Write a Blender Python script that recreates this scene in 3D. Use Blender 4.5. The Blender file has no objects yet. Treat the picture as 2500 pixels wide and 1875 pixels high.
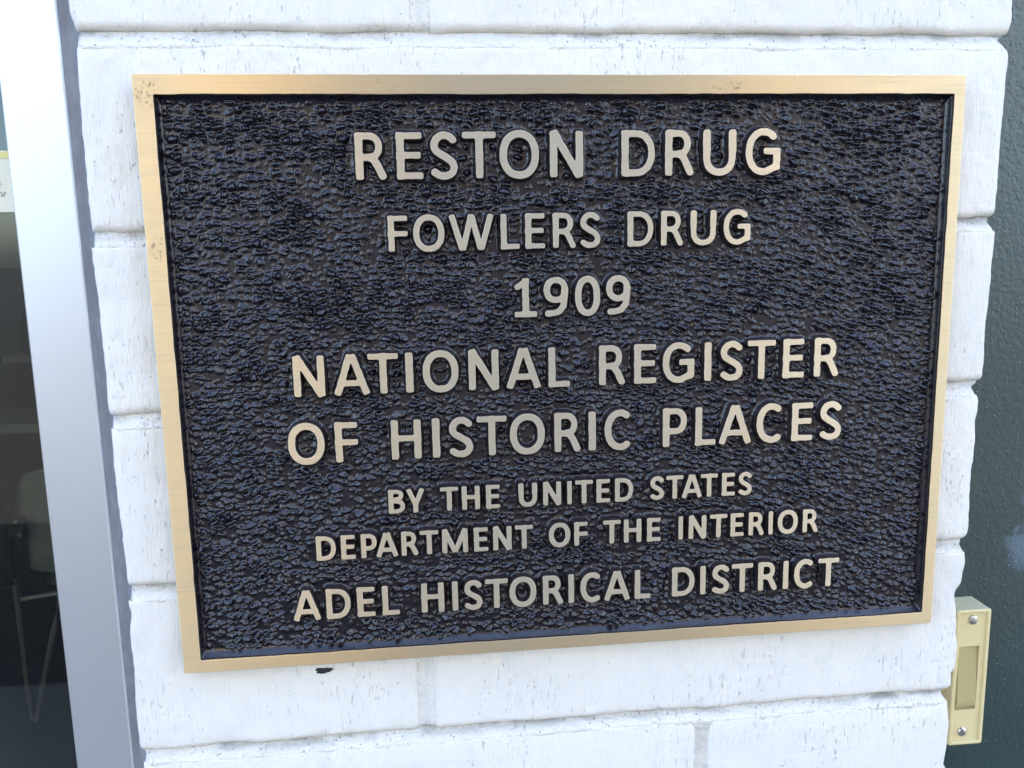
import bpy, math, random
import numpy as np
from mathutils import Vector, Matrix, geometry

R = math.radians
sc = bpy.context.scene
COL = sc.collection
H = 0.327                       # plaque height in metres
ZC = 1.40                       # height of the plaque's middle above the pavement

# ------------------------------------------------------------------ camera
cam_d = bpy.data.cameras.new('camera')
cam = bpy.data.objects.new('camera', cam_d)
COL.objects.link(cam)
right = Vector((0.994429, -0.103564, -0.019614))
down = Vector((-0.03575, -0.15634, -0.987056))
fwd = Vector((0.099157, 0.982259, -0.159171))
M4 = Matrix.Identity(4)
for i in range(3):
    M4[i][0] = right[i]
    M4[i][1] = -down[i]
    M4[i][2] = -fwd[i]
M4.translation = Vector((-0.080459, -0.455908, 1.470974))
cam.matrix_world = M4
cam_d.sensor_width = 36
cam_d.lens = 2015.625 / 2500 * 36
cam_d.clip_start = 0.02
cam_d.clip_end = 500
sc.camera = cam

# ------------------------------------------------------------------ sky, sun, exposure
SUN_EL, SUN_ROT = 52, 20        # the sun stands behind the building: the whole front is in open shade
w = bpy.data.worlds.new('World')
sc.world = w
w.use_nodes = True
nt = w.node_tree
nt.nodes.clear()
sky = nt.nodes.new('ShaderNodeTexSky')
sky.sky_type = 'NISHITA'
sky.sun_disc = False
sky.sun_elevation = R(SUN_EL)
sky.sun_rotation = R(SUN_ROT)
sky.altitude = 300
sky.air_density = 1.0
sky.dust_density = 3.0
sky.ozone_density = 1.0
bg = nt.nodes.new('ShaderNodeBackground')
bg.inputs['Strength'].default_value = 0.15
ow = nt.nodes.new('ShaderNodeOutputWorld')
nt.links.new(sky.outputs[0], bg.inputs[0])
nt.links.new(bg.outputs[0], ow.inputs[0])
sd = bpy.data.lights.new('sun', 'SUN')
sd.energy = 5.0
sd.angle = R(0.5)
sd.color = (1.0, 0.93, 0.82)
so = bpy.data.objects.new('sun', sd)
COL.objects.link(so)
dsun = Vector((math.sin(R(SUN_ROT)) * math.cos(R(SUN_EL)), math.cos(R(SUN_ROT)) * math.cos(R(SUN_EL)), math.sin(R(SUN_EL))))
so.rotation_euler = dsun.to_track_quat('Z', 'Y').to_euler()
so.location = (0, 6, 8)
sc.view_settings.view_transform = 'Standard'
sc.view_settings.look = 'None'
sc.view_settings.gamma = 1.0
sc.view_settings.use_curve_mapping = False
sc.view_settings.exposure = 2.9
sc.cycles.max_bounces = 8
sc.cycles.diffuse_bounces = 4
sc.cycles.glossy_bounces = 4
sc.cycles.caustics_reflective = True
sc.cycles.caustics_refractive = False
sc.cycles.use_denoising = True

rng = np.random.default_rng(7)
random.seed(7)

# ------------------------------------------------------------------ helpers
def empty(name, loc, label, cat, group=None):
    o = bpy.data.objects.new(name, None)
    COL.objects.link(o)
    o.location = loc
    o.empty_display_size = 0.02
    o['label'] = label
    o['category'] = cat
    if group:
        o['group'] = group
    return o

def link(name, me, parent=None, kind=None):
    o = bpy.data.objects.new(name, me)
    COL.objects.link(o)
    if parent:
        o.parent = parent
        o.matrix_parent_inverse = Matrix.Translation(-parent.location) if parent.parent is None else Matrix.Translation(-parent.matrix_parent_inverse.translation * 0)
    if kind:
        o['kind'] = kind
    return o

def mesh(name, v, f, mats, smooth=False, fm=None):
    me = bpy.data.meshes.new(name)
    me.from_pydata([tuple(map(float, p)) for p in v], [], [tuple(int(i) for i in q) for q in f])
    for m in (mats if isinstance(mats, (list, tuple)) else [mats]):
        me.materials.append(m)
    if fm is not None:
        me.polygons.foreach_set('material_index', np.asarray(fm, dtype=np.int32))
    if smooth:
        me.polygons.foreach_set('use_smooth', np.ones(len(me.polygons), dtype=bool))
    me.update()
    me.validate()
    return me

def grid_mesh(name, P, mats, smooth=True):
    """P: (ny, nx, 3) array of points -> quad sheet, fast path"""
    ny, nx = P.shape[:2]
    me = bpy.data.meshes.new(name)
    n = ny * nx
    me.vertices.add(n)
    me.vertices.foreach_set('co', P.reshape(-1).astype(np.float32))
    i = np.arange(n).reshape(ny, nx)
    q = np.stack([i[:-1, :-1], i[:-1, 1:], i[1:, 1:], i[1:, :-1]], -1).reshape(-1)
    nf = len(q) // 4
    me.loops.add(len(q))
    me.loops.foreach_set('vertex_index', q.astype(np.int32))
    me.polygons.add(nf)
    me.polygons.foreach_set('loop_start', np.arange(0, nf * 4, 4, dtype=np.int32))
    me.polygons.foreach_set('use_smooth', np.full(nf, smooth))
    me.materials.append(mats)
    me.update(calc_edges=True)
    return me

class MB:
    def __init__(s):
        s.v = []; s.f = []
    def add(s, v, f):
        b = len(s.v); s.v += [tuple(p) for p in v]; s.f += [tuple(i + b for i in q) for q in f]
    def box(s, x0, x1, y0, y1, z0, z1, bev=0.0):
        if bev <= 0:
            v = [(x, y, z) for x in (x0, x1) for y in (y0, y1) for z in (z0, z1)]
            s.add(v, [(0, 1, 3, 2), (4, 6, 7, 5), (0, 4, 5, 1), (2, 3, 7, 6), (0, 2, 6, 4), (1, 5, 7, 3)])
            return s
        b = bev
        v = []; f = []
        # 24 vertices: each corner has three, one on each face
        idx = {}
        for ix, x in enumerate((x0, x1)):
            for iy, y in enumerate((y0, y1)):
                for iz, z in enumerate((z0, z1)):
                    sx, sy, sz = (1 - 2 * ix), (1 - 2 * iy), (1 - 2 * iz)
                    idx[ix, iy, iz, 'x'] = len(v); v.append((x, y + sy * b, z + sz * b))
                    idx[ix, iy, iz, 'y'] = len(v); v.append((x + sx * b, y, z + sz * b))
                    idx[ix, iy, iz, 'z'] = len(v); v.append((x + sx * b, y + sy * b, z))
        c4 = [(0, 0), (0, 1), (1, 1), (1, 0)]
        for a in (0, 1):
            f.append([idx[a, p, q, 'x'] for p, q in (c4 if a else c4[::-1])])
            f.append([idx[p, a, q, 'y'] for p, q in (c4[::-1] if a else c4)][::1])
            f.append([idx[p, q, a, 'z'] for p, q in (c4 if a else c4[::-1])])
        for a in (0, 1):
            for c in (0, 1):
                f.append([idx[a, c, 0, 'x'], idx[a, c, 0, 'y'], idx[a, c, 1, 'y'], idx[a, c, 1, 'x']])
                f.append([idx[a, 0, c, 'x'], idx[a, 0, c, 'z'], idx[a, 1, c, 'z'], idx[a, 1, c, 'x']])
                f.append([idx[0, a, c, 'y'], idx[0, a, c, 'z'], idx[1, a, c, 'z'], idx[1, a, c, 'y']])
        for a in (0, 1):
            for c in (0, 1):
                for e in (0, 1):
                    f.append([idx[a, c, e, k] for k in 'xyz'])
        s.add(v, f)
        return s
    def tube(s, pts, r, n=10):
        pts = [Vector(p) for p in pts]
        base = len(s.v)
        up = Vector((0, 0, 1))
        for i, p in enumerate(pts):
            a = pts[max(i - 1, 0)]; b = pts[min(i + 1, len(pts) - 1)]
            t = (b - a).normalized()
            q = up if abs(t.dot(up)) < .95 else Vector((1, 0, 0))
            u = t.cross(q).normalized(); w_ = t.cross(u)
            for k in range(n):
                an = 2 * math.pi * k / n
                s.v.append(tuple(p + r * (math.cos(an) * u + math.sin(an) * w_)))
        for i in range(len(pts) - 1):
            for k in range(n):
                s.f.append((base + i * n + k, base + i * n + (k + 1) % n, base + (i + 1) * n + (k + 1) % n, base + (i + 1) * n + k))
        s.f.append(tuple(base + k for k in range(n))[::-1])
        s.f.append(tuple(base + (len(pts) - 1) * n + k for k in range(n)))
        return s
    def build(s, name, mat, parent=None, kind=None, smooth=False):
        me = mesh(name, s.v, s.f, mat, smooth)
        import bmesh
        bm = bmesh.new(); bm.from_mesh(me)
        bmesh.ops.recalc_face_normals(bm, faces=bm.faces)
        bm.to_mesh(me); bm.free()
        return link(name, me, parent, kind)

# value noise on arrays -------------------------------------------------
_T = rng.random((256, 256))
def vnoise(x, y, seed=0):
    x = x + seed * 17.31; y = y + seed * 9.17
    xi = np.floor(x).astype(int); yi = np.floor(y).astype(int)
    fx = x - xi; fy = y - yi
    fx = fx * fx * (3 - 2 * fx); fy = fy * fy * (3 - 2 * fy)
    g = lambda a, b: _T[a % 256, b % 256]
    return (g(xi, yi) * (1 - fx) + g(xi + 1, yi) * fx) * (1 - fy) + (g(xi, yi + 1) * (1 - fx) + g(xi + 1, yi + 1) * fx) * fy - .5
def fbm(x, y, o=3, seed=0):
    s = 0; a = 1
    for k in range(o):
        s = s + a * vnoise(x, y, seed + k); x = x * 2.03; y = y * 2.03; a *= .5
    return s
def sstep(a, b, x):
    t = np.clip((x - a) / (b - a), 0, 1)
    return t * t * (3 - 2 * t)

# ------------------------------------------------------------------ materials
class NT:
    def __init__(s, name):
        s.m = bpy.data.materials.new(name); s.m.use_nodes = True
        s.t = s.m.node_tree; s.t.nodes.clear()
        s.out = s.n('ShaderNodeOutputMaterial')
        s.b = s.n('ShaderNodeBsdfPrincipled')
        s.l(s.b.outputs[0], s.out.inputs[0])
        g = s.n('ShaderNodeTexCoord'); s.obj = g.outputs['Object']
        s.geo = s.n('ShaderNodeNewGeometry'); s.pos = s.geo.outputs['Position']
    def n(s, t, **k):
        q = s.t.nodes.new(t)
        for a, b in k.items(): setattr(q, a, b)
        return q
    def l(s, a, b): s.t.links.new(a, b)
    def put(s, sock, v):
        if isinstance(v, bpy.types.NodeSocket): s.l(v, sock)
        else: sock.default_value = v
    def scale(s, src, sx, sy, sz, off=(0, 0, 0)):
        q = s.n('ShaderNodeMapping'); s.l(src, q.inputs[0])
        q.inputs['Scale'].default_value = (sx, sy, sz); q.inputs['Location'].default_value = off
        return q.outputs[0]
    def noise(s, vec, sc_=1.0, det=3, rough=.5, dist=0):
        q = s.n('ShaderNodeTexNoise'); s.l(vec, q.inputs['Vector'])
        q.inputs['Scale'].default_value = sc_; q.inputs['Detail'].default_value = det
        q.inputs['Roughness'].default_value = rough; q.inputs['Distortion'].default_value = dist
        return q.outputs['Fac']
    def voro(s, vec, sc_=1.0, feat='F1', rnd=1.0, out='Distance'):
        q = s.n('ShaderNodeTexVoronoi', feature=feat); s.l(vec, q.inputs['Vector'])
        q.inputs['Scale'].default_value = sc_; q.inputs['Randomness'].default_value = rnd
        return q.outputs[out]
    def math(s, op, a, b=0.0, c=0.0, clamp=False):
        q = s.n('ShaderNodeMath', operation=op, use_clamp=clamp)
        s.put(q.inputs[0], a); s.put(q.inputs[1], b); s.put(q.inputs[2], c)
        return q.outputs[0]
    def ramp(s, f, a, b, lo=0.0, hi=1.0):
        q = s.n('ShaderNodeMapRange', interpolation_type='SMOOTHSTEP'); s.l(f, q.inputs[0])
        for i, v in enumerate((a, b, lo, hi)): q.inputs[i + 1].default_value = v
        return q.outputs[0]
    def mix(s, f, a, b):
        q = s.n('ShaderNodeMix', data_type='RGBA')
        s.put(q.inputs[0], f); s.put(q.inputs[6], a); s.put(q.inputs[7], b)
        return q.outputs[2]
    def bump(s, h, strength=.3, dist=.001, nrm=None):
        q = s.n('ShaderNodeBump'); s.l(h, q.inputs['Height'])
        q.inputs['Strength'].default_value = strength; q.inputs['Distance'].default_value = dist
        if nrm is not None: s.l(nrm, q.inputs['Normal'])
        return q.outputs[0]
    def set(s, **k):
        for a, v in k.items(): s.put(s.b.inputs[a.replace('_', ' ')], v)
        return s
    def near(s, x, z, rx, rz):
        """1 inside an ellipse round world (x, z), fading to 0"""
        sp = s.n('ShaderNodeSeparateXYZ'); s.l(s.pos, sp.inputs[0])
        dx = s.math('DIVIDE', s.math('SUBTRACT', sp.outputs[0], x), rx)
        dz = s.math('DIVIDE', s.math('SUBTRACT', sp.outputs[2], z), rz)
        d = s.math('SQRT', s.math('ADD', s.math('MULTIPLY', dx, dx), s.math('MULTIPLY', dz, dz)))
        return s.ramp(d, .55, 1.0, 1.0, 0.0)

def c4(r, g, b): return (r, g, b, 1.0)

def mat_paint(name, dirt_shade=0.0):
    """thick white masonry paint: brush drag, hairline cracks, pinholes"""
    a = NT(name)
    P = a.pos
    big = a.noise(P, 9, 4, .55)
    mid = a.noise(a.scale(P, 60, 60, 22), 1, 4, .6)
    streak = a.noise(a.scale(P, 1300, 900, 55), 1, 3, .6)
    # vertical hairlines: broken up thin ridges of a stretched noise
    hn = a.noise(a.scale(P, 300, 200, 24), 1, 2, .5, .3)
    line = a.math('ABSOLUTE', a.math('SUBTRACT', hn, .5))
    line = a.ramp(line, 0.0, .011, 1.0, 0.0)
    patch = a.ramp(a.noise(P, 13, 3, .6), .42, .58)
    brk = a.ramp(a.noise(a.scale(P, 380, 380, 230), 1, 1), .52, .6)
    line = a.math('MULTIPLY', a.math('MULTIPLY', line, patch), brk)
    # pinholes
    v = a.voro(a.scale(P, 1, 1, .8), 330 if not dirt_shade else 400)
    hole = a.ramp(v, .07, .16 if not dirt_shade else .24, 1.0, 0.0)
    gate = a.ramp(a.noise(P, 55, 3, .7), .54 - .24 * dirt_shade, .63 - .22 * dirt_shade)
    gate2 = a.ramp(a.noise(P, 420, 1), .5, .58)
    hole = a.math('MULTIPLY', a.math('MULTIPLY', hole, gate), gate2)
    marks = a.math('MAXIMUM', a.math('MULTIPLY', line, .42), a.math('MULTIPLY', hole, .55 if not dirt_shade else .66), clamp=True)
    base = a.mix(a.ramp(big, .3, .7), c4(.865, .825, .745), c4(.825, .79, .718))
    base = a.mix(a.math('MULTIPLY', a.ramp(mid, .52, .75), .25), base, c4(.71, .69, .655))
    base = a.mix(a.math('MULTIPLY', a.ramp(streak, .55, .8), .15), base, c4(.64, .62, .60))
    if dirt_shade:
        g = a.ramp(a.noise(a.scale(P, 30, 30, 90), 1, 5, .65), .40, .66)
        at = a.n('ShaderNodeAttribute'); at.attribute_name = 'grime_and_shade'
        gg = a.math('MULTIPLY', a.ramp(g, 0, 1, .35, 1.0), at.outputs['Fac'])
        base = a.mix(a.math('MULTIPLY', gg, .95), base, c4(.27, .27, .24))  # joint grime together with crease shading painted into the colour
    base = a.mix(marks, base, c4(.20, .205, .20))
    h = a.math('ADD', a.math('MULTIPLY', streak, .5), a.math('MULTIPLY', a.noise(P, 160, 4, .6), .7))
    h = a.math('SUBTRACT', h, a.math('MULTIPLY', marks, 1.3))
    if dirt_shade:
        h = a.math('ADD', h, a.math('MULTIPLY', a.noise(P, 520, 3, .6), .9))
    a.set(Base_Color=base, Roughness=a.ramp(mid, .3, .7, .38, .52), Normal=a.bump(h, .9, .0011))
    a.b.inputs['Specular IOR Level'].default_value = .5
    return a.m

def mat_brass(name, stains=False):
    a = NT(name)
    P = a.pos
    n1 = a.noise(a.scale(P, 15, 2300, 2300), 1, 3, .6)
    n2 = a.noise(a.scale(P, 70, 7000, 7000), 1, 2, .5)
    hair = a.math('ADD', a.math('MULTIPLY', n1, .6), a.math('MULTIPLY', n2, .4))
    tint = a.noise(P, 14, 3, .5)
    col = a.mix(a.ramp(tint, .35, .65), c4(.88, .715, .435), c4(.85, .705, .45)) if stains else a.mix(a.ramp(tint, .35, .65), c4(.92, .825, .60), c4(.89, .80, .605))
    col = a.mix(a.math('MULTIPLY', a.ramp(hair, .50, .68), .26), col, c4(.46, .35, .21))
    rough = a.ramp(hair, .35, .65, .40, .54)
    if stains:
        ms = None
        for x, z, rx, rz in ((-.2185, 1.5545, .0085, .0085), (.088, 1.5575, .011, .003), (-.2195, 1.476, .005, .008), (-.10, 1.560, .003, .002)):
            q = a.near(x, z, rx, rz)
            ms = q if ms is None else a.math('MAXIMUM', ms, q)
        sp = a.ramp(a.noise(a.scale(P, 620, 620, 420), 1, 4, .6, .8), .535, .60)
        ms = a.math('MULTIPLY', ms, sp)
        col = a.mix(a.math('MULTIPLY', ms, .34), col, c4(.24, .17, .09))
        spot = a.math('MULTIPLY', a.ramp(a.voro(P, 190), .05, .1, 1, 0), a.ramp(a.noise(P, 60, 2), .62, .7))
        col = a.mix(a.math('MULTIPLY', spot, .5), col, c4(.3, .2, .1))
        rough = a.math('ADD', rough, a.math('MULTIPLY', ms, .3))
    a.set(Base_Color=col, Metallic=1.0, Roughness=rough, Normal=a.bump(hair, .16, .0001))
    a.b.inputs['Anisotropic'].default_value = .9
    t = a.n('ShaderNodeCombineXYZ'); t.inputs[2].default_value = 1.0
    a.l(t.outputs[0], a.b.inputs['Tangent'])
    return a.m

def mat_field():
    a = NT('dark_oxide_lacquer')
    P = a.pos
    n = a.noise(P, 1100, 4, .7)
    n2 = a.noise(P, 2400, 2, .6)
    col = a.mix(a.ramp(a.noise(P, 240, 3), .45, .7), c4(.003, .0015, .005), c4(.007, .004, .011))
    h = a.math('ADD', n, a.math('MULTIPLY', n2, .5))
    a.set(Base_Color=col, Roughness=a.ramp(n, .3, .7, .19, .31), Normal=a.bump(h, .22, .0003))
    a.b.inputs['Specular IOR Level'].default_value = .75
    return a.m

def mat_side():
    a = NT('dark_lacquered_letter_side')
    n = a.noise(a.pos, 700, 3, .6)
    a.set(Base_Color=c4(.017, .010, .010), Roughness=.42, Normal=a.bump(n, .5, .0004))
    a.b.inputs['Specular IOR Level'].default_value = .6
    return a.m

def mat_frame():
    a = NT('satin_aluminium')
    n = a.noise(a.scale(a.pos, 1500, 1500, 30), 1, 2)
    m = a.noise(a.pos, 30, 3, .5)
    a.set(Base_Color=a.mix(m, c4(.66, .67, .68), c4(.63, .64, .655)), Metallic=.75, Roughness=a.ramp(n, .3, .7, .36, .39),
          Normal=a.bump(a.noise(a.pos, 500, 3), .12, .0002))
    return a.m

def mat_caulk():
    a = NT('grey_sealant')
    n = a.noise(a.scale(a.pos, 220, 220, 90), 1, 4, .6)
    a.set(Base_Color=a.mix(a.ramp(n, .4, .7), c4(.25, .275, .32), c4(.31, .335, .38)), Roughness=.55, Normal=a.bump(n, .6, .001))
    return a.m

def mat_green():
    a = NT('dark_green_gloss_paint')
    P = a.pos
    n = a.noise(P, 260, 4, .6)
    v = a.voro(P, 230)
    blob = a.math('MULTIPLY', a.ramp(v, .05, .24, 1, 0), a.ramp(a.noise(P, 90, 2), .44, .62))
    h = a.math('ADD', a.math('MULTIPLY', n, .8), a.math('MULTIPLY', blob, .9))
    col = a.mix(a.ramp(a.noise(P, 22, 3), .35, .7), c4(.010, .036, .036), c4(.014, .044, .043))
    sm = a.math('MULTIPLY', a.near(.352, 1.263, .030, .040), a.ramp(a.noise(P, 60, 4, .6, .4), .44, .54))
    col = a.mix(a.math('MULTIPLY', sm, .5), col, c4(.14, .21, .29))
    a.set(Base_Color=col, Roughness=a.ramp(n, .3, .7, .28, .38), Normal=a.bump(h, .5, .0011))
    a.b.inputs['Specular IOR Level'].default_value = 1.0
    return a.m

def simple(name, col, rough=.5, metal=0.0, bscale=300, bstr=.2, var=.12):
    a = NT(name)
    n = a.noise(a.pos, bscale, 3, .6)
    m = a.noise(a.pos, bscale / 12, 3, .5)
    dk = tuple(c * (1 - var) for c in col); lt = tuple(min(1, c * (1 + var)) for c in col)
    a.set(Base_Color=a.mix(m, c4(*dk), c4(*lt)), Metallic=metal, Roughness=rough, Normal=a.bump(n, bstr, .0006))
    return a.m

def mat_glass():
    a = NT('window_glass')
    a.t.nodes.remove(a.b)
    f = a.n('ShaderNodeFresnel'); f.inputs[0].default_value = 1.5
    tr = a.n('ShaderNodeBsdfTransparent'); tr.inputs[0].default_value = (.88, .93, .91, 1)
    gl = a.n('ShaderNodeBsdfGlossy'); gl.inputs['Roughness'].default_value = .01
    mx = a.n('ShaderNodeMixShader')
    a.l(f.outputs[0], mx.inputs[0]); a.l(tr.outputs[0], mx.inputs[1]); a.l(gl.outputs[0], mx.inputs[2]); a.l(mx.outputs[0], a.out.inputs[0])
    return a.m

def mat_plastic():
    a = NT('aged_cream_plastic')
    n = a.noise(a.pos, 400, 3)
    g = a.math('MULTIPLY', a.ramp(a.noise(a.pos, 90, 4, .6), .5, .75), .35)
    col = a.mix(g, c4(.76, .64, .34), c4(.61, .52, .27))
    sp = a.math('MULTIPLY', a.ramp(a.voro(a.pos, 420), .08, .16, 1, 0), a.ramp(a.noise(a.pos, 170, 2), .6, .68))
    col = a.mix(sp, col, c4(.16, .15, .10))
    # upward faces mixed towards a duller grey-green
    sx = a.n('ShaderNodeSeparateXYZ'); a.l(a.geo.outputs['True Normal'], sx.inputs[0])
    up = a.ramp(sx.outputs[2], .6, .9)
    col = a.mix(a.math('MULTIPLY', up, .55), col, c4(.46, .48, .37))
    a.set(Base_Color=col, Roughness=.42, Normal=a.bump(n, .12, .0003))
    return a.m

M_BRICK = mat_paint('white_painted_brick')
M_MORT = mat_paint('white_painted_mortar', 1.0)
M_BRASS = mat_brass('brushed_brass')
M_BORDER = mat_brass('brushed_brass_border', True)
M_FIELD = mat_field()
M_SIDE = mat_side()
M_FRAME = mat_frame()
M_CAULK = mat_caulk()
M_GREEN = mat_green()
M_GLASS = mat_glass()
M_PLAST = mat_plastic()
M_BAR = simple('olive_worn_plastic', (.45, .375, .175), .45, 0, 120, .1, .12)
M_STEEL = simple('worn_steel', (.62, .60, .56), .28, 1.0, 900, .25)
M_CHROME = simple('chrome', (.62, .65, .70), .26, .7, 60, .02, .03)
M_WALL = simple('painted_render', (.72, .74, .76), .6, 0, 60, .3)
M_CONC = simple('concrete', (.12, .117, .11), .85, 0, 220, .6, .2)
M_ROAD = simple('asphalt', (.028, .027, .027), .9, 0, 300, .8, .25)
M_DARKF = simple('dark_carpet', (.03, .042, .065), .95, 0, 500, .8, .3)
M_OPP1 = simple('golden_tan_brick', (.50, .345, .11), .85, 0, 60, .3)
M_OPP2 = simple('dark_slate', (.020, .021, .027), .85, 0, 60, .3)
M_OPP3 = simple('buff_brick', (.42, .33, .20), .85, 0, 60, .3)
M_ROOM = simple('grey_green_wall', (.42, .47, .44), .8, 0, 60, .1)
M_WOOD = simple('dark_brown_wood', (.022, .013, .009), .5, 0, 60, .1, .3)
M_TOPG = simple('grey_laminate', (.45, .47, .44), .5, 0, 90, .1)
M_TAN = simple('tan_board', (.6, .52, .43), .6, 0, 90, .1)
M_BLUEG = simple('blue_grey_board', (.36, .41, .47), .6, 0, 90, .1)
M_UPH = simple('grey_upholstery', (.26, .30, .32), .9, 0, 800, .5, .2)
M_BLK = simple('black_plastic', (.012, .013, .016), .4, 0, 300, .1)
M_BLACKCLOTH = simple('black_cloth', (.012, .013, .022), .9, 0, 600, .6, .3)
M_BOTTLE = simple('dark_green_bottle', (.035, .05, .04), .3, 0, 60, .05)
M_PAPER = simple('cream_paper', (.85, .82, .66), .7, 0, 90, .05, .03)
M_YEL = simple('pale_yellow_print', (.83, .74, .30), .7, 0, 90, .05, .03)
M_TANP = simple('tan_print', (.60, .40, .27), .7, 0, 90, .05, .03)
M_GREYP = simple('grey_print', (.42, .42, .36), .7, 0, 90, .05, .03)
M_HOLE = simple('black_hole_edge', (.018, .02, .024), .6, 0, 500, .6, .3)

# ================================================================== THE SETTING
def px(x): return (x - .69) * H
def pz(y): return ZC + (.5 - y) * H

g = MB()
for (x0, x1, y0, y1, z) in ((-14, 14, -2.3, .30, 0),):
    g.box(x0, x1, y0, y1, z - .2, z)
g.build('pavement', M_CONC, kind='structure')
MB().box(-200, 200, -200, 200, -.40, -.13).build('road', M_ROAD, kind='structure')

# building over and beside the pier: one plain block, its front flush behind the brick face
b = MB()
b.box(-3.2, 3.2, .012, 5.6, 2.45, 6.2)            # upper storey band
b.box(-3.2, -1.95, .012, 5.6, 0, 2.4498)
b.box(1.45, 3.2, .012, 5.6, 0, 2.4498)
b.build('building_wall', M_WALL, kind='structure')
# added row across the street, unseen: heights and tones shaped for the plaque's reflections
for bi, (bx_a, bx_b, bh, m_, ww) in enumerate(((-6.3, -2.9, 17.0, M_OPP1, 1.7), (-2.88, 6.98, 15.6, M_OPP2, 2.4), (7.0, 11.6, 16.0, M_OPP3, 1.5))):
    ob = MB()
    base = MB().box(bx_a, bx_b, -24, -15.9, -.13, 5.6) if m_ is not M_OPP2 else None  # dark lower band, added so the pebbled field mirrors darkness
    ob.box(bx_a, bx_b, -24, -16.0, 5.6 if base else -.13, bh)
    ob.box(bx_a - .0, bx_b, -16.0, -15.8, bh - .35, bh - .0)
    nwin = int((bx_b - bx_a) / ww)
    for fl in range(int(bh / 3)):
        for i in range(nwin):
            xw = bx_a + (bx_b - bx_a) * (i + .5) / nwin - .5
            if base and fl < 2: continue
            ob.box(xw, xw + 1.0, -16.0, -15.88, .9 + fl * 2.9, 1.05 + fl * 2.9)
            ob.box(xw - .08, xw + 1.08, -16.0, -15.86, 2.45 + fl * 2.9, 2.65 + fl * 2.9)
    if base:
        base.build('added_opposite_base', M_OPP2, kind='structure')
    ob.build('added_opposite_building', m_, kind='structure')
r_ = MB()
r_.box(-1.949, -1.90, .09, 5.0, .0, 2.449)        # room walls, floor, ceiling
r_.box(.30, .36, .14, 5.0, .0, 2.449)
r_.box(-1.8995, .2995, 4.2, 4.3, .0, 2.449)
r_.build('interior_wall', M_ROOM, kind='structure')
MB().box(-1.899, .299, .302, 4.199, -.05, .001).build('interior_floor', M_DARKF, kind='structure')

# ================================================================== BRICK PIER
SIL_R = [(1.6071, 0.2589), (1.5959, 0.2595), (1.5893, 0.2579), (1.5853, 0.2536), (1.5825, 0.2563), (1.5798, 0.2584), (1.5760, 0.2590), (1.5617, 0.2583), (1.5452, 0.2582), (1.5345, 0.2577), (1.5158, 0.2578), (1.4989, 0.2581), (1.4878, 0.2579), (1.4853, 0.2570), (1.4830, 0.2549), (1.4798, 0.2568), (1.4762, 0.2586), (1.4706, 0.2587), (1.4604, 0.2578), (1.4459, 0.2578), (1.4304, 0.2573), (1.4168, 0.2569), (1.3934, 0.2571), (1.3859, 0.2568), (1.3839, 0.2518), (1.3795, 0.2539), (1.3740, 0.2558), (1.3686, 0.2558), (1.3621, 0.2546), (1.3533, 0.2552), (1.3390, 0.2552), (1.3279, 0.2542), (1.3088, 0.2547), (1.2918, 0.2546), (1.2845, 0.2528), (1.2817, 0.2512), (1.2770, 0.2533), (1.2712, 0.2543), (1.2640, 0.2536), (1.2557, 0.2525), (1.2514, 0.2490), (1.2476, 0.2490), (1.2400, 0.2502), (1.2298, 0.2514), (1.2213, 0.2515), (1.2144, 0.2527), (1.2050, 0.2527), (1.1973, 0.2519), (1.1958, 0.2499), (1.1862, 0.2506), (1.1828, 0.2495), (1.1818, 0.2462), (1.1787, 0.2464), (1.1741, 0.2493), (1.1670, 0.2503), (1.1591, 0.2507), (1.1494, 0.2503), (1.1405, 0.2502), (1.1343, 0.2498), (1.1264, 0.2486)]
SIL_L = [(1.6021, -0.2574), (1.5946, -0.2572), (1.5917, -0.2559), (1.5870, -0.2560), (1.5768, -0.2561), (1.5615, -0.2560), (1.5459, -0.2565), (1.5341, -0.2567), (1.5196, -0.2568), (1.4982, -0.2569), (1.4887, -0.2568), (1.4833, -0.2577), (1.4801, -0.2586), (1.4778, -0.2578), (1.4650, -0.2577), (1.4483, -0.2571), (1.4295, -0.2571), (1.4105, -0.2570), (1.3922, -0.2574), (1.3824, -0.2569), (1.3766, -0.2575), (1.3628, -0.2574), (1.3398, -0.2576), (1.3226, -0.2569), (1.3042, -0.2568), (1.2865, -0.2564), (1.2813, -0.2564), (1.2761, -0.2571), (1.2697, -0.2560), (1.2550, -0.2578), (1.2357, -0.2575), (1.2118, -0.2587), (1.1953, -0.2587), (1.1853, -0.2586), (1.1796, -0.2569), (1.1719, -0.2580)]
_zr = np.array([p[0] for p in SIL_R])[::-1]; _xr = np.array([p[1] for p in SIL_R])[::-1]
_zl = np.array([p[0] for p in SIL_L])[::-1]; _xl = np.array([p[1] for p in SIL_L])[::-1]
JP = [-.385, -.0735, .2395, .5425, .8505, 1.1615, 1.474]
JZ = [pz(j) for j in JP]                          # z of the dark crease under each brick
step = .1016
while JZ[0] + step < 2.44: JZ.insert(0, JZ[0] + step)
while JZ[-1] - step > .02: JZ.append(JZ[-1] - step)
JZ.append(0.0)
JZ = np.array(JZ)
MT = .0082                                        # mortar height below each crease
def joint_notch(z, a):
    """a-deep soft notch at every crease for the rows outside the measured ones"""
    d = z - JZ[:, None] if np.ndim(z) else z - JZ
    d = np.where(d > 0, d / .004, -d / .013)
    return a * np.exp(-np.min(d, axis=0) ** 2)
def edge_r(z):
    z = np.atleast_1d(z).astype(float)
    m = np.interp(z, _zr, _xr)
    out = .2575 - joint_notch(z, .006) + .0008 * fbm(z * 40, z * 0, 2, 3)
    k = sstep(1.6071, 1.612, z) + sstep(1.1264, 1.12, z)
    return m * (1 - k) + out * k + .0005 * fbm(z * 260, z * 0 + 2, 2, 5)
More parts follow.
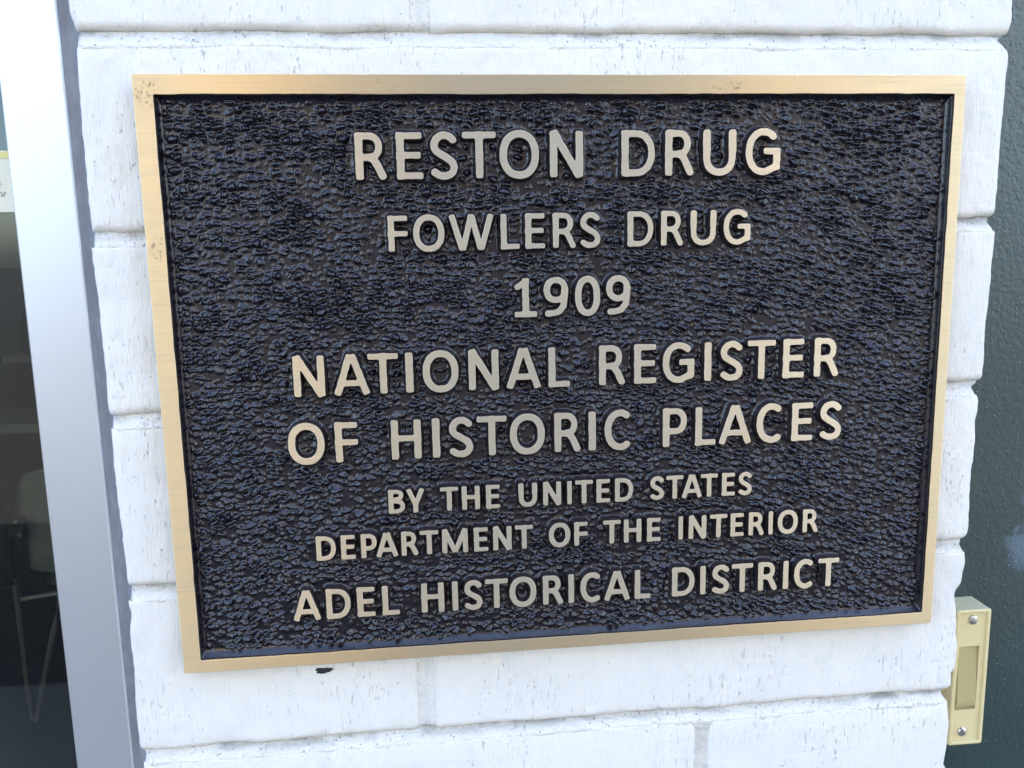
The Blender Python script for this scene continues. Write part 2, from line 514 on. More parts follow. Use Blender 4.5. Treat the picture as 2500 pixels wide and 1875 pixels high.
def edge_l(z):
    z = np.atleast_1d(z).astype(float)
    return np.interp(z, _zl, _xl) + .0004 * fbm(z * 260, z * 0 + 5, 2, 6)

YB = 0.0100                                       # brick face; the plaque's face is y = 0
def skin(X, Z):
    return .0014 * fbm(X * 16, Z * 16, 3, 11) + .00055 * fbm(X * 130, Z * 60, 3, 13) + .00032 * fbm(X * 420, Z * 90, 2, 15)
def brick(x0, x1, z0, z1, fine, seed, parent):
    """x0/x1 = None: that end is the pier's own corner"""
    sx = .0022 if fine else .03
    sz = .0020 if fine else .012
    jl, jr = x0 is not None, x1 is not None
    rb, rt = .0040, .0009                         # bottom arris is crisp, top arris soft
    zz = list(np.linspace(z0 + rb, z1 - rt, max(2, int((z1 - z0) / sz))))
    bot = [z0 + rb * (1 - math.cos(a)) for a in np.linspace(0, math.pi / 2, 5)[:-1]]
    top = [z1 - rt * (1 - math.cos(a)) for a in np.linspace(0, math.pi / 2, 5)[:-1]][::-1]
    Z = np.array(bot + zz + top)
    inset = np.where(Z < z0 + rb, rb - np.sqrt(np.maximum(0, rb * rb - (z0 + rb - Z) ** 2)),
                     np.where(Z > z1 - rt, rt - np.sqrt(np.maximum(0, rt * rt - (Z - z1 + rt) ** 2)), 0))
    dep = inset * 1.15
    nx = max(3, int(((x1 if jr else .257) - (x0 if jl else -.257)) / sx))
    u = np.linspace(0, 1, nx)
    L = np.full_like(Z, x0) + .0009 * fbm(Z * 70, Z * 0 + seed, 3, 8) if jl else edge_l(Z)
    Rr = np.full_like(Z, x1) + .0009 * fbm(Z * 70, Z * 0 + seed + 3, 3, 9) if jr else edge_r(Z)
    if jl: L = L + inset * .8
    if jr: Rr = Rr - inset * .8
    cl = .0034 if jl else .0042
    cr = .0034 if jr else .0042
    yb_l = .05 if jl else .074
    yb_r = .05 if jr else .074
    arc = [(1 - math.sin(a), 1 - math.cos(a)) for a in np.linspace(math.pi / 2, 0, 6)]  # (dx, dy) from side to face
    rows = []
    for i, z in enumerate(Z):
        d = dep[i]
        xs = []; ys = []
        ns = 6
        for y in np.linspace(yb_l, YB + cl + d, ns)[:-1]: xs.append(L[i]); ys.append(y)
        for dx, dy in arc: xs.append(L[i] + dx * cl); ys.append(YB + d + dy * cl)
        for t in u[1:-1]: xs.append(L[i] + cl + t * (Rr[i] - cr - L[i] - cl)); ys.append(YB + d)
        for dx, dy in arc[::-1]: xs.append(Rr[i] - dx * cr); ys.append(YB + d + dy * cr)
        for y in np.linspace(YB + cr + d, yb_r, ns)[1:]: xs.append(Rr[i]); ys.append(y)
        rows.append(np.stack([np.array(xs), np.array(ys), np.full(len(xs), z)], -1))
    P = np.array(rows)
    X, Y, ZZ = P[..., 0], P[..., 1], P[..., 2]
    # worn, brush-dragged face
    dis = skin(X, ZZ)
    e = np.minimum(ZZ - z0, z1 - ZZ)
    P[..., 2] += (.0016 * fbm(X * 34 + seed, X * 0, 3, 71) + .0006 * fbm(X * 190 + seed, X * 0, 2, 73)) * np.exp(-((ZZ - z0) / .007) ** 2)
    dis = dis + .0010 * np.clip(fbm(X * 55 + seed, ZZ * 55, 2, 19) + .1, 0, 1) * np.exp(-(e / .006) ** 2)
    P[..., 1] = Y + np.where(Y < YB + .012, dis, 0)
    ck = np.exp(-(((X - px(.234)) / .009) ** 2 + ((ZZ - pz(1.0262)) / .006) ** 2) ** 2)
    dis = dis * (1 - ck)
    side = np.where(Y >= YB + .004, 1, 0)
    P[..., 0] = X + side * .0012 * fbm(Y * 120 + seed, ZZ * 90, 3, 17)
    me = grid_mesh('brick', P, M_BRICK)
    return link('brick', me, parent)

pier = empty('brick_pier', (0, .04, 0), 'white painted brick pier carrying the bronze plaque', 'wall')
VJ = {-1: .449, 3: .417, 4: .945}                 # perpend joints, in plaque heights, by course
nrow0 = int(np.argmin(np.abs(JZ - pz(-.0735))))
JW = .0085
perps = []
for k in range(len(JZ) - 1):
    ztop = JZ[k] - MT
    zbot = JZ[k + 1] if k + 1 < len(JZ) else 0
    if zbot < .005: zbot = .004
    if ztop - zbot < .03: continue
    course = k - nrow0                            # 0: the course that starts under the joint above the plaque
    fine = 1.10 < zbot < 1.64
    vj = VJ.get(course)
    if vj is None and course not in (0, 1, 2): vj = .417 if course % 2 else .945
    if vj is None:
        brick(None, None, zbot, ztop, fine, course * 3.7 + 50, pier)
    else:
        xj = px(vj)
        brick(None, xj - JW / 2, zbot, ztop, fine, course * 3.7 + 50, pier)
        brick(xj + JW / 2, None, zbot, ztop, fine, course * 3.7 + 61, pier)
        perps.append((xj, zbot, ztop, fine, course))
# bed joints: deep crease under the upper brick, the mortar then slopes out to the lower one
for k, z in enumerate(JZ[:-1]):
    if z > 2.42: continue
    fine = 1.10 < z < 1.64
    z1, z0 = z + .0022, z - MT - .0048
    nz = 16 if fine else 5
    dx = .0018 if fine else .04
    Z = np.linspace(z0, z1, nz)
    xl, xr = edge_l(Z), edge_r(Z)
    xl = np.maximum(xl, np.interp(z, _zl, _xl)) + .0004; xr = xr - .0004
    t = np.clip((z - Z) / MT, 0, 1)               # 0 at the crease, 1 at the lower brick
    dep = .0030 * (1 - t) ** 1.1
    dep = dep + np.where(Z > z, .001, 0) + np.where(Z < z - MT, .00012 + (z - MT - Z) * .3, 0)
    n = max(6, int(.51 / dx))
    rows = []
    for i in range(nz):
        xs = np.concatenate([[xl[i]] * 4, xl[i] + .004 * np.array([.12, .45]), np.linspace(xl[i] + .004, xr[i] - .004, n), xr[i] - .004 * np.array([.45, .12]), [xr[i]] * 4])
        ys = np.concatenate([np.linspace(.072, YB + .006, 4), [YB + .0032, YB + .001], np.full(n, YB), [YB + .001, YB + .0032], np.linspace(YB + .006, .072, 4)])
        ys = ys + np.where(ys < .03, dep[i], 0)
        rows.append(np.stack([xs, ys, np.full(len(xs), Z[i])], -1))
    P = np.array(rows)
    X, Zg = P[..., 0], P[..., 2]
    fade = np.clip((z + .001 - Zg) / .003, 0.2, 1)
    tt = np.clip((z - Zg) / MT, 0, 1.3)
    ds = skin(X, Zg) + (.0012 * fbm(X * 90 + k * 7, Zg * 160, 3, 21) * fade + .0012 * np.clip(fbm(X * 330 + k * 3, Zg * 330, 2, 23) - .10, 0, 1)) * np.clip(1.25 - tt, .12, 1)
    P[..., 1] += np.where(P[..., 1] < .03, ds, 0)
    P[..., 2] += .0009 * fbm(X * 45 + k * 9, X * 0, 3, 25)
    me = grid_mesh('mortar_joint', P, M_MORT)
    at = me.attributes.new('grime_and_shade', 'FLOAT', 'POINT')
    gr = np.exp(-(tt / .5) ** 2) * (.75 + .5 * fbm(X * 30 + k, X * 0, 3, 33)) + .18 * np.clip(1.1 - tt, 0, 1)  # grime plus soft painted shading, darkest at the crease
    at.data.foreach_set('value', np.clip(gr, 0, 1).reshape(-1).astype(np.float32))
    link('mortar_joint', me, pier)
for xj, z0, z1, fine, course in perps:
    nz = 60 if fine else 6
    nx_ = 12 if fine else 4
    xs = np.linspace(xj - JW / 2 - .003, xj + JW / 2 + .003, nx_)
    zs = np.linspace(z0, z1 + .001, nz)
    X, Zg = np.meshgrid(xs, zs)
    c = (X - xj) / (JW / 2)
    deep = {4: .0034, 3: .0017, -1: .0013}.get(course, .002)
    Y = YB + .0004 + deep * np.clip(1 - np.abs(c) ** 2.5, 0, 1) + np.clip(np.abs(c) - 1, 0, 1) * .003
    zb2 = np.clip(z0 + .0040 - Zg, 0, .0040)
    Y = Y + 1.15 * (.0040 - np.sqrt(.0040 ** 2 - zb2 ** 2)) + .0003 * (zb2 > 0)
    Y = Y + skin(X, Zg) + .0005 * fbm(X * 200, Zg * 60 + course, 3, 31)
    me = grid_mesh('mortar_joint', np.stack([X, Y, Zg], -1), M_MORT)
    at = me.attributes.new('grime_and_shade', 'FLOAT', 'POINT')
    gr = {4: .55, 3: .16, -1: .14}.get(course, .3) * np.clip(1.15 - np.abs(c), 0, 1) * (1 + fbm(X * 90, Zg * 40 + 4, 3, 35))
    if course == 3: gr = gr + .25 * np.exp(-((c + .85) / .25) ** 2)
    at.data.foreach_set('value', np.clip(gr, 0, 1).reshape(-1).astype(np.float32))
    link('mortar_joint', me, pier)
MB().box(-.245, .235, .022, .0732, 0.002, 2.449).build('mortar_core', M_WALL, pier)

# a chipped dark hole in the paint, under the lower edge of the plaque
def chip(x, z, w_, h_):
    n = 28
    vs = []; 
    for ring, (s_, y) in enumerate(((1.03, .0004), (.97, -.0001), (.55, -.0002))):
        for k in range(n):
            a = 2 * math.pi * k / n
            rr = s_ * (1 + .16 * math.sin(3 * a + 1) + .09 * math.sin(7 * a))
            vs.append((x + w_ * rr * math.copysign(abs(math.cos(a)) ** .75, math.cos(a)), YB + y - .0008, z + h_ * rr * math.copysign(abs(math.sin(a)) ** .75, math.sin(a))))
    vs.append((x, YB - .0010, z))
    f = []
    for r in range(2):
        for k in range(n):
            f.append((r * n + k, r * n + (k + 1) % n, (r + 1) * n + (k + 1) % n, (r + 1) * n + k))
    for k in range(n): f.append((2 * n + k, 2 * n + (k + 1) % n, 3 * n))
    return link('paint_chip', mesh('paint_chip', vs, f, M_HOLE, True), pier)
chip(px(.234), pz(1.0262), .0047, .0017)

# ================================================================== LETTERS: stroke font -> distance field -> outline
LINES = [
 (0.0891, 0.1637, "R0.3618 E0.4246 S0.4805 T0.5383 O0.6044 N0.6831 D0.8048 R0.8755 U0.9448 G1.0209", .168),
 (0.2216, 0.2799, "F0.4007 O0.4514 W0.5221 L0.5866 E0.6289 R0.6782 S0.7226 D0.8092 R0.8641 U0.9189 G0.9783", .172),
 (0.3286, 0.3947, "10.6109 90.6627 00.7174 90.7707", .170),
 (0.4477, 0.5170, "N0.2434 A0.3134 T0.3666 I0.4104 O0.4632 N0.5365 A0.6050 L0.6671 R0.7600 E0.8189 G0.8781 I0.9312 S0.9742 T1.0288 E1.0879 R1.1490", .175),
 (0.5631, 0.6328, "O0.2323 F0.2997 H0.4006 I0.4516 S0.4946 T0.5482 O0.6099 R0.6805 I0.7245 C0.7717 P0.8733 L0.9292 A0.9834 C1.0481 E1.1085 S1.1617", .176),
 (0.6859, 0.7287, "B0.3799 Y0.4122 T0.4707 H0.5085 E0.5474 U0.6089 N0.6521 I0.6832 T0.7093 E0.7441 D0.7818 S0.8420 T0.8743 A0.9059 T0.9377 E0.9737 S1.0049", .200),
 (0.7625, 0.8063, "D0.2552 E0.2931 P0.3288 A0.3597 R0.3993 T0.4333 M0.4784 E0.5243 N0.5622 T0.6010 O0.6646 F0.7032 T0.7595 H0.7974 E0.8365 I0.8862 N0.9175 T0.9567 E0.9918 R1.0279 I1.0551 O1.0877 R1.1308", .200),
 (0.8593, 0.9143, "A0.2163 D0.2711 E0.3191 L0.3621 H0.4359 I0.4755 S0.5080 T0.5496 O0.5970 R0.6514 I0.6848 C0.7213 A0.7690 L0.8165 D0.8924 I0.9293 S0.9628 T1.0041 R1.0523 I1.0872 C1.1231 T1.1697", .188)]
GW = {'R': .664, 'E': .569, 'S': .628, 'T': .74, 'O': .881, 'N': .749, 'D': .774, 'U': .765, 'G': .822, 'F': .55, 'W': 1.252, 'L': .54, '1': .584, '9': .641, '0': .663, 'A': .843, 'I': .187, 'H': .73, 'C': .726, 'P': .635, 'B': .666, 'Y': .712, 'M': 1.03}

def sell(cx, cy, rx, ry, a0, a1, n=22, p=2.25):
    out = []
    for a in np.linspace(R(a0), R(a1), n):
        c, s = math.cos(a), math.sin(a)
        out.append((cx + rx * math.copysign(abs(c) ** (2 / p), c), cy + ry * math.copysign(abs(s) ** (2 / p), s)))
    return out
def crom(pts, n=5):
    P = [pts[0]] + list(pts) + [pts[-1]]
    out = []
    for i in range(1, len(P) - 2):
        a, b, c, d = (np.array(P[i + k]) for k in (-1, 0, 1, 2))
        for t in np.linspace(0, 1, n, endpoint=False):
            out.append(tuple(.5 * ((2 * b) + (c - a) * t + (2 * a - 5 * b + 4 * c - d) * t * t + (3 * b - a - 3 * c + d) * t ** 3)))
    out.append(tuple(pts[-1]))
    return out
def glyph(ch, w_, s):
    t = s * .88; h = s / 2; q = t / 2
    L = []
    stem = lambda x, y0=0, y1=1: L.append(('l', x, y0, x, y1, s))
    bar = lambda y, x0, x1: L.append(('l', x0, y, x1, y, t))
    pl = lambda pts, th=s: L.append(('p', pts, th))
    if ch == 'I': L.append(('l', w_ / 2, 0, w_ / 2, 1, w_))
    elif ch == 'L': stem(h); bar(q, 0, w_)
    elif ch == 'E': stem(h); bar(q, 0, w_); bar(1 - q, 0, w_ * .985); bar(.515, 0, w_ * .93)
    elif ch == 'F': stem(h); bar(1 - q, 0, w_); bar(.50, 0, w_)
    elif ch == 'T': stem(w_ / 2); bar(1 - q, 0, w_)
    elif ch == 'H': stem(h); stem(w_ - h); bar(.53, 0, w_)
    elif ch in 'RP':
        stem(h)
        wr = w_ * (.90 if ch == 'R' else 1.0)
        yl = .475 if ch == 'R' else .40
        cx = wr * .50; cy = (1 - q + yl) / 2
        pl([(h, 1 - q)] + sell(cx, cy, wr - h - cx, 1 - q - cy, 90, -90, 18, 2.15) + [(h, yl)], t * 1.03)
        if ch == 'R':
            pl([(w_ * .50, .475), (w_ * .60, .425), (w_ * .70, .32), (w_ - h * 1.02, h * .88)], s * .99)
    elif ch == 'B':
        stem(h)
        c1 = w_ * .46
        pl([(h, 1 - q)] + sell(c1, .755, w_ * .93 - h - c1, .245 - q, 90, -90, 14) + [(h, .51)], t)
        pl([(h, .51)] + sell(c1, (.51 + q) / 2, w_ - h - c1, (.51 - q) / 2, 90, -90, 14) + [(h, q)], t)
    elif ch == 'D':
        stem(h)
        cx = w_ * .42
        pl([(h, 1 - q)] + sell(cx, .5, w_ - h - cx, .5 - q, 90, -90, 28, 2.15) + [(h, q)], t * 1.06)
    elif ch == 'O': pl(sell(w_ / 2, .5, w_ / 2 - h, .515 - q, 0, 360, 48, 2.2), s)
    elif ch == '0': pl(sell(w_ / 2, .5, w_ / 2 - h, .51 - q, 0, 360, 44, 2.25), s)
    elif ch in 'CG':
        rx = .5 * (w_ - s) * (1.13 if ch == 'C' else 1.0)
        cx = h + rx
        if ch == 'C':
            e = math.degrees(math.acos(max(-1, min(1, ((w_ - h - cx) / rx)))))
            pl(sell(cx, .5, rx, .515 - q, 58, 302, 34, 2.1))
        else:
            xr = w_ - h
            pl(sell(cx + .01, .5, rx + .01, .515 - q, 50, 278, 34, 2.15) + [(xr - .12, .055 + q), (xr - .03, .10 + q)], s * .97)
            L.append(('l', xr, .10, xr, .575, s)); bar(.515, w_ * .52, w_)
    elif ch == 'S':
        pts = [(.93, .885), (.74, .965), (.50, .995), (.22, .94), (.055, .79), (.10, .635), (.33, .535), (.62, .445), (.88, .335), (.965, .20), (.84, .055), (.55, .0), (.28, .012), (.05, .085)]
        pl([(h + x * (w_ - s), q - .008 + y * (1 - t + .016)) for x, y in crom(pts)], s * .97)
    elif ch == 'N': stem(h); stem(w_ - h); L.append(('l', h * .9, 1.0, w_ - h * .9, 0.0, s * 1.02))
    elif ch == 'A':
        L.append(('l', w_ / 2 - h * .22, 1.0, h * .72, 0, s * .98)); L.append(('l', w_ / 2 + h * .22, 1.0, w_ - h * .72, 0, s * .98))
        bar(.27 + q * .3, w_ * .20, w_ * .80)
    elif ch == 'M':
        stem(h * 1.0); stem(w_ - h)
        L.append(('l', h, 1.0, w_ / 2, .03, s)); L.append(('l', w_ - h, 1.0, w_ / 2, .03, s))
    elif ch == 'W':
        a = w_ * .285; e = h * .75
        for x0, x1 in ((e, a), (w_ / 2, a + .01), (w_ / 2, w_ - a - .01), (w_ - e, w_ - a)): L.append(('l', x0, 1.0, x1, 0.0, s * .97))
    elif ch == 'U':
        pl([(h, .9), (h, .42)] + sell(w_ / 2, .40, w_ / 2 - h, .408 - q, 180, 360, 22, 2.3) + [(w_ - h, .42), (w_ - h, .9)], s * .98)
        stem(h, .5, 1); stem(w_ - h, .5, 1)
    elif ch == 'Y':
        stem(w_ / 2, 0, .5)
        L.append(('l', h * .7, 1.0, w_ / 2, .34, s * .97)); L.append(('l', w_ - h * .7, 1.0, w_ / 2, .34, s * .97))
    elif ch == '1':
        stem(w_ * .5); bar(q, 0, w_)
        pl([(w_ * .52, .915), (w_ * .30, .83), (h * .95, .775)], s * .88)
    elif ch == '9':
        cy = 1 - .325; ry = .325 - q + .005
        pl(sell(w_ / 2, cy, w_ / 2 - h, ry, 0, 360, 36, 2.2), s * .97)
        pl([(w_ - h, cy), (w_ - h - .01, .45), (w_ * .80, .26), (w_ * .63, .125), (w_ * .42, .085), (w_ * .18, .075)], s * .97)
    return L
def sdf(L, X, Y, k=.035):
    D = np.full(X.shape, 9.0)
    for e in L:
        if e[0] == 'l':
            _, x0, y0, x1, y1, th = e
            ln = math.hypot(x1 - x0, y1 - y0); ux, uy = (x1 - x0) / ln, (y1 - y0) / ln
            mx, my = (x0 + x1) / 2, (y0 + y1) / 2
            a = np.abs((X - mx) * ux + (Y - my) * uy); b_ = np.abs(-(X - mx) * uy + (Y - my) * ux)
            rr = .28 * th
            qa, qb = a - (ln / 2 - rr), b_ - (th / 2 - rr)
            d = np.hypot(np.maximum(qa, 0), np.maximum(qb, 0)) + np.minimum(np.maximum(qa, qb), 0) - rr
        else:
            _, pts, th = e
            d = np.full(X.shape, 9.0)
            for (x0, y0), (x1, y1) in zip(pts[:-1], pts[1:]):
                vx, vy = x1 - x0, y1 - y0; l2 = vx * vx + vy * vy
                if l2 < 1e-10: continue
                t = np.clip(((X - x0) * vx + (Y - y0) * vy) / l2, 0, 1)
                d = np.minimum(d, np.hypot(X - x0 - t * vx, Y - y0 - t * vy))
            d = d - th / 2
        hh = np.clip(k - np.abs(D - d), 0, k) / k
        D = np.minimum(D, d) - hh * hh * k * .25
    return D
def contours(F, xs, ys):
    """marching squares of F = 0, loops of points"""
    S = F < 0
    nx, ny = F.shape[1], F.shape[0]
    code = S[:-1, :-1] * 1 + S[:-1, 1:] * 2 + S[1:, 1:] * 4 + S[1:, :-1] * 8
    segs = {}
    pt = {}
    def P(kind, j, i):
        key = (kind, j, i)
        if key not in pt:
            if kind == 'h':
                a, b_ = F[j, i], F[j, i + 1]; t = a / (a - b_); pt[key] = (xs[i] + t * (xs[i + 1] - xs[i]), ys[j])
            else:
                a, b_ = F[j, i], F[j + 1, i]; t = a / (a - b_); pt[key] = (xs[i], ys[j] + t * (ys[j + 1] - ys[j]))
        return key
    tab = {1: [('L', 'B')], 2: [('B', 'R')], 3: [('L', 'R')], 4: [('R', 'T')], 5: [('L', 'T'), ('R', 'B')], 6: [('B', 'T')], 7: [('L', 'T')],
           8: [('T', 'L')], 9: [('T', 'B')], 10: [('T', 'R'), ('B', 'L')], 11: [('T', 'R')], 12: [('R', 'L')], 13: [('R', 'B')], 14: [('B', 'L')]}
    for j, i in zip(*np.nonzero((code > 0) & (code < 15))):
        e = {'B': ('h', j, i), 'T': ('h', j + 1, i), 'L': ('v', j, i), 'R': ('v', j, i + 1)}
        for a, b_ in tab[int(code[j, i])]:
            segs[P(*e[a])] = P(*e[b_])
    loops = []
    while segs:
        k0, k = next(iter(segs.items())); del segs[k0]
        lp = [pt[k0]]
        while k != k0 and k in segs:
            lp.append(pt[k]); k = segs.pop(k)
        lp = np.array(lp)
        # drop crowded points
        keep = [0]
        for m in range(1, len(lp)):
            if np.hypot(*(lp[m] - lp[keep[-1]])) > .009: keep.append(m)
        lp = lp[keep]
        if len(lp) > 8: loops.append(lp)
    return loops
def letter_mesh(ch, cx, ybase, cap, s, seed):
    """cx, ybase in metres (x, z); face at y = 0"""
    w_ = GW[ch]
    G = glyph(ch, w_, s)
    xs = np.arange(-.06, w_ + .061, .018); ys = np.arange(-.06, 1.061, .018)
    X, Y = np.meshgrid(xs, ys)
    F = sdf(G, X, Y) + .010 * fbm(X * 9 + seed, Y * 9, 3, 41) + .003
    loops = contours(F, xs, ys)
    V = []; faces = []; fm = []
    top = []
    ofs = []
    for lp in loops:
        n = len(lp)
        tg = np.roll(lp, -1, 0) - np.roll(lp, 1, 0)
        tg /= np.linalg.norm(tg, axis=1)[:, None]
        nrm = np.stack([tg[:, 1], -tg[:, 0]], -1)
        # make sure the normal points away from the metal
        test = lp + nrm * .02
        jj = np.clip(((test[:, 1] - ys[0]) / .018).round().astype(int), 0, len(ys) - 1); ii = np.clip(((test[:, 0] - xs[0]) / .018).round().astype(int), 0, len(xs) - 1)
        j0 = np.clip(((lp[:, 1] - nrm[:, 1] * .02 - ys[0]) / .018).round().astype(int), 0, len(ys) - 1); i0 = np.clip(((lp[:, 0] - nrm[:, 0] * .02 - xs[0]) / .018).round().astype(int), 0, len(xs) - 1)
        if np.mean(F[jj, ii]) < np.mean(F[j0, i0]): nrm = -nrm
        m = cap
        lv = [(-.00013, 0.0), (-.00002, .00005), (.00005, .00025), (.00016, .0009), (.00050, .0019), (.0012, .0033)]
        b0 = len(V)
        for off, y in lv:
            for p, q in zip(lp, nrm):
                V.append((cx + (p[0] - w_ / 2) * m + q[0] * off, y, ybase + p[1] * m + q[1] * off))
        ofs.append((b0, n))
        for r in range(len(lv) - 1):
            for k in range(n):
                faces.append((b0 + r * n + k, b0 + r * n + (k + 1) % n, b0 + (r + 1) * n + (k + 1) % n, b0 + (r + 1) * n + k))
                fm.append(0 if r < 1 else 1)
        top.append([Vector((V[b0 + k][0], V[b0 + k][2], 0)) for k in range(n)])
    order = sorted(range(len(top)), key=lambda a: -max(p.x for p in top[a]) + min(p.x for p in top[a]))
    tri = geometry.tessellate_polygon([top[a] for a in order])
    flat = [ofs[a][0] + k for a in order for k in range(ofs[a][1])]
    for t in tri:
        faces.append(tuple(flat[i] for i in t)); fm.append(0)
    me = mesh('letter', V, faces, [M_BRASS, M_SIDE], False, fm)
    import bmesh
    bm = bmesh.new(); bm.from_mesh(me)
    bmesh.ops.recalc_face_normals(bm, faces=bm.faces)
    bm.faces.ensure_lookup_table()
    tops = [f for f in bm.faces if len(f.verts) == 3]
    if tops and sum(f.normal.y * f.calc_area() for f in tops) > 0:
        bmesh.ops.reverse_faces(bm, faces=bm.faces)
    for f in bm.faces: f.smooth = len(f.verts) == 4
    bm.to_mesh(me); bm.free()
    return me, G

plaque = empty('bronze_plaque', (0, .009, ZC), 'cast bronze plaque with raised lettering on dark pebbled ground, on the white brick pier', 'plaque')
# dark pebbled field ---------------------------------------------------
IX0, IX1, IY0, IY1 = .0300, 1.3602, .0306, .9772   # inner edge of the border in plaque heights
fx0, fx1 = px(IX0) - .0006, px(IX1) + .0006
fz0, fz1 = pz(IY1) - .0006, pz(IY0) + .0006
GS = .0005
gx = np.arange(fx0, fx1 + GS, GS); gz = np.arange(fz0, fz1 + GS, GS)
GX, GZ = np.meshgrid(gx, gz)
DL = np.full(GX.shape, .03)
seed = 0
for top_, bot_, txt, s in LINES:
    cap = (bot_ - top_) * H
    for tok in txt.split():
        ch, xc = tok[0], float(tok[1:])
        cx = px(xc); zb = pz(bot_) + .003 * (xc - .69) * H
        seed += 1
        me, G = letter_mesh(ch, cx, zb, cap, s, seed * 3.3)
        o = link('letter', me, plaque)
        w_ = GW[ch]; mg = .0075
        i0 = max(0, int((cx - w_ * cap / 2 - mg - gx[0]) / GS)); i1 = min(len(gx), int((cx + w_ * cap / 2 + mg - gx[0]) / GS))
        j0 = max(0, int((zb - mg - gz[0]) / GS)); j1 = min(len(gz), int((zb + cap + mg - gz[0]) / GS))
        X = GX[j0:j1, i0:i1]; Z = GZ[j0:j1, i0:i1]
        d = sdf(G, (X - cx) / cap + w_ / 2, (Z - zb) / cap) * cap
        DL[j0:j1, i0:i1] = np.minimum(DL[j0:j1, i0:i1], d)
dbl = np.minimum(GX - px(IX0), px(IX1) - GX); dbz = np.minimum(GZ - pz(IY1), pz(IY0) - GZ)
DB = np.minimum(dbl, dbz)
DBC = np.minimum(dbl * 1.9, dbz)
def pebble(X, Z, cw, chh, seed, lean=.75):
    """rounded, unequal pebbles: nearest of jittered cell centres"""
    wx = X + .0019 * fbm(X * 150, Z * 150, 2, seed) ; wz = Z + .0015 * fbm(X * 170, Z * 170, 2, seed + 4) + .0016 * fbm(X * 60, Z * 60, 2, seed + 8)
    u = wx / cw; v = wz / chh
    iu = np.floor(u).astype(int); iv = np.floor(v).astype(int)
    f1 = np.full(X.shape, 9.0); f2 = np.full(X.shape, 9.0); hh = np.zeros(X.shape); dz = np.zeros(X.shape)
    rx = rng.random((128, 128)); ry = rng.random((128, 128)); rh = rng.random((128, 128))
    for a in (-1, 0, 1):
        for b_ in (-1, 0, 1):
            ci, cj = (iu + a) % 128, (iv + b_) % 128
            ev = v - (iv + b_ + .1 + .8 * ry[ci, cj])
            d = np.hypot(u - (iu + a + .1 + .8 * rx[ci, cj]), ev) * (.85 + .45 * rh[ci, cj])
            cl = d < f1
            f2 = np.where(cl, f1, np.minimum(f2, d)); hh = np.where(cl, rh[ci, cj], hh); f1 = np.where(cl, d, f1); dz = np.where(cl, ev, dz)
    cone = np.clip(1 - (f1 / .96) ** 1.5, 0, 1)          # no flat ground between the grains
    edge = sstep(-.05, .45, f2 - f1)
    drop = np.clip(.58 - lean * dz, .10, 1.1)          # each grain swells towards its lower side, then breaks off
    return cone * drop * (.5 + .5 * edge) * (.50 + .85 * (1 - hh))
sl = .22 * sstep(.0, .22, GX) * (GX)                # drift of the rows towards the lower right
Zs = GZ + .28 * sstep(-.02, .2, GX) * (GX) * .5
pb = pebble(GX, Zs, .0048, .0039, 51, .85) * .0043 * (1 + .7 * fbm(GX * 75, GZ * 90, 2, 57)) + pebble(GX, Zs, .0024, .0020, 71, .5) * .0005
fineN = .0010 * fbm(GX * 760, GZ * 860, 2, 61) + .0004 * fbm(GX * 330, GZ * 420, 3, 67)
amp = sstep(.0004, .0026, DL) * (.55 + .45 * sstep(.001, .0065, DL)) * sstep(.0010, .0042, DB)
h = -.0060 + (pb + fineN) * amp + .00012 * fbm(GX * 700, GZ * 700, 2, 66)
cove = lambda d, r: np.clip(1 - np.clip(d, 0, r) / r, 0, 1) ** 1.8
h = h + .0035 * cove(DL, .0029) * (1 + .35 * fbm(GX * 300, GZ * 300, 2, 64) * sstep(.0005, .003, DL))
h = np.maximum(h, -.0050 + .0043 * cove(DBC, .0046) * (1 + .25 * fbm(GX * 300, GZ * 300, 2, 69) * sstep(.0005, .004, DB)))
h = np.minimum(h, -.0006)
P = np.stack([GX, -h, GZ], -1)
link('pebbled_field', grid_mesh('pebbled_field', P, M_FIELD), plaque)

# raised border ---------------------------------------------------------
def rrect(x0, x1, z0, z1, r, inset=0.0, wob=0.0, sd_=0):
    x0 += inset; x1 -= inset; z0 += inset; z1 -= inset
    pts = []
    step_ = .0025
    def seg(a, b_):
        n = max(2, int(math.hypot(b_[0] - a[0], b_[1] - a[1]) / step_))
        for t in np.linspace(0, 1, n, endpoint=False): pts.append((a[0] + (b_[0] - a[0]) * t, a[1] + (b_[1] - a[1]) * t))
    def arc(cx, cz, a0):
        for a in np.linspace(R(a0), R(a0 + 90), 6, endpoint=False): pts.append((cx + r * math.cos(a), cz + r * math.sin(a)))
    seg((x0 + r, z0), (x1 - r, z0)); arc(x1 - r, z0 + r, -90)
    seg((x1, z0 + r), (x1, z1 - r)); arc(x1 - r, z1 - r, 0)
    seg((x1 - r, z1), (x0 + r, z1)); arc(x0 + r, z1 - r, 90)
    seg((x0, z1 - r), (x0, z0 + r)); arc(x0 + r, z0 + r, 180)
    p = np.array(pts)
    if wob:
        p = p + wob * np.stack([fbm(p[:, 0] * 120, p[:, 1] * 120, 3, 81 + sd_), fbm(p[:, 0] * 120 + 9, p[:, 1] * 120, 3, 85 + sd_)], -1)
    return p
X0, X1, Z0, Z1 = px(0), px(1.3796), pz(1), pz(0)
J0, J1, K0, K1 = px(IX0), px(IX1), pz(IY1), pz(IY0)
def ringset(fn, lv):
    return [np.stack([fn(i)[:, 0], np.full(len(fn(i)), y), fn(i)[:, 1]], -1) for i, y in lv]
outer = ringset(lambda i: rrect(X0, X1, Z0, Z1, .0011, i, .00012), ((.00035, 0.0), (.0001, .0001), (0, .0004), (0, .0104)))
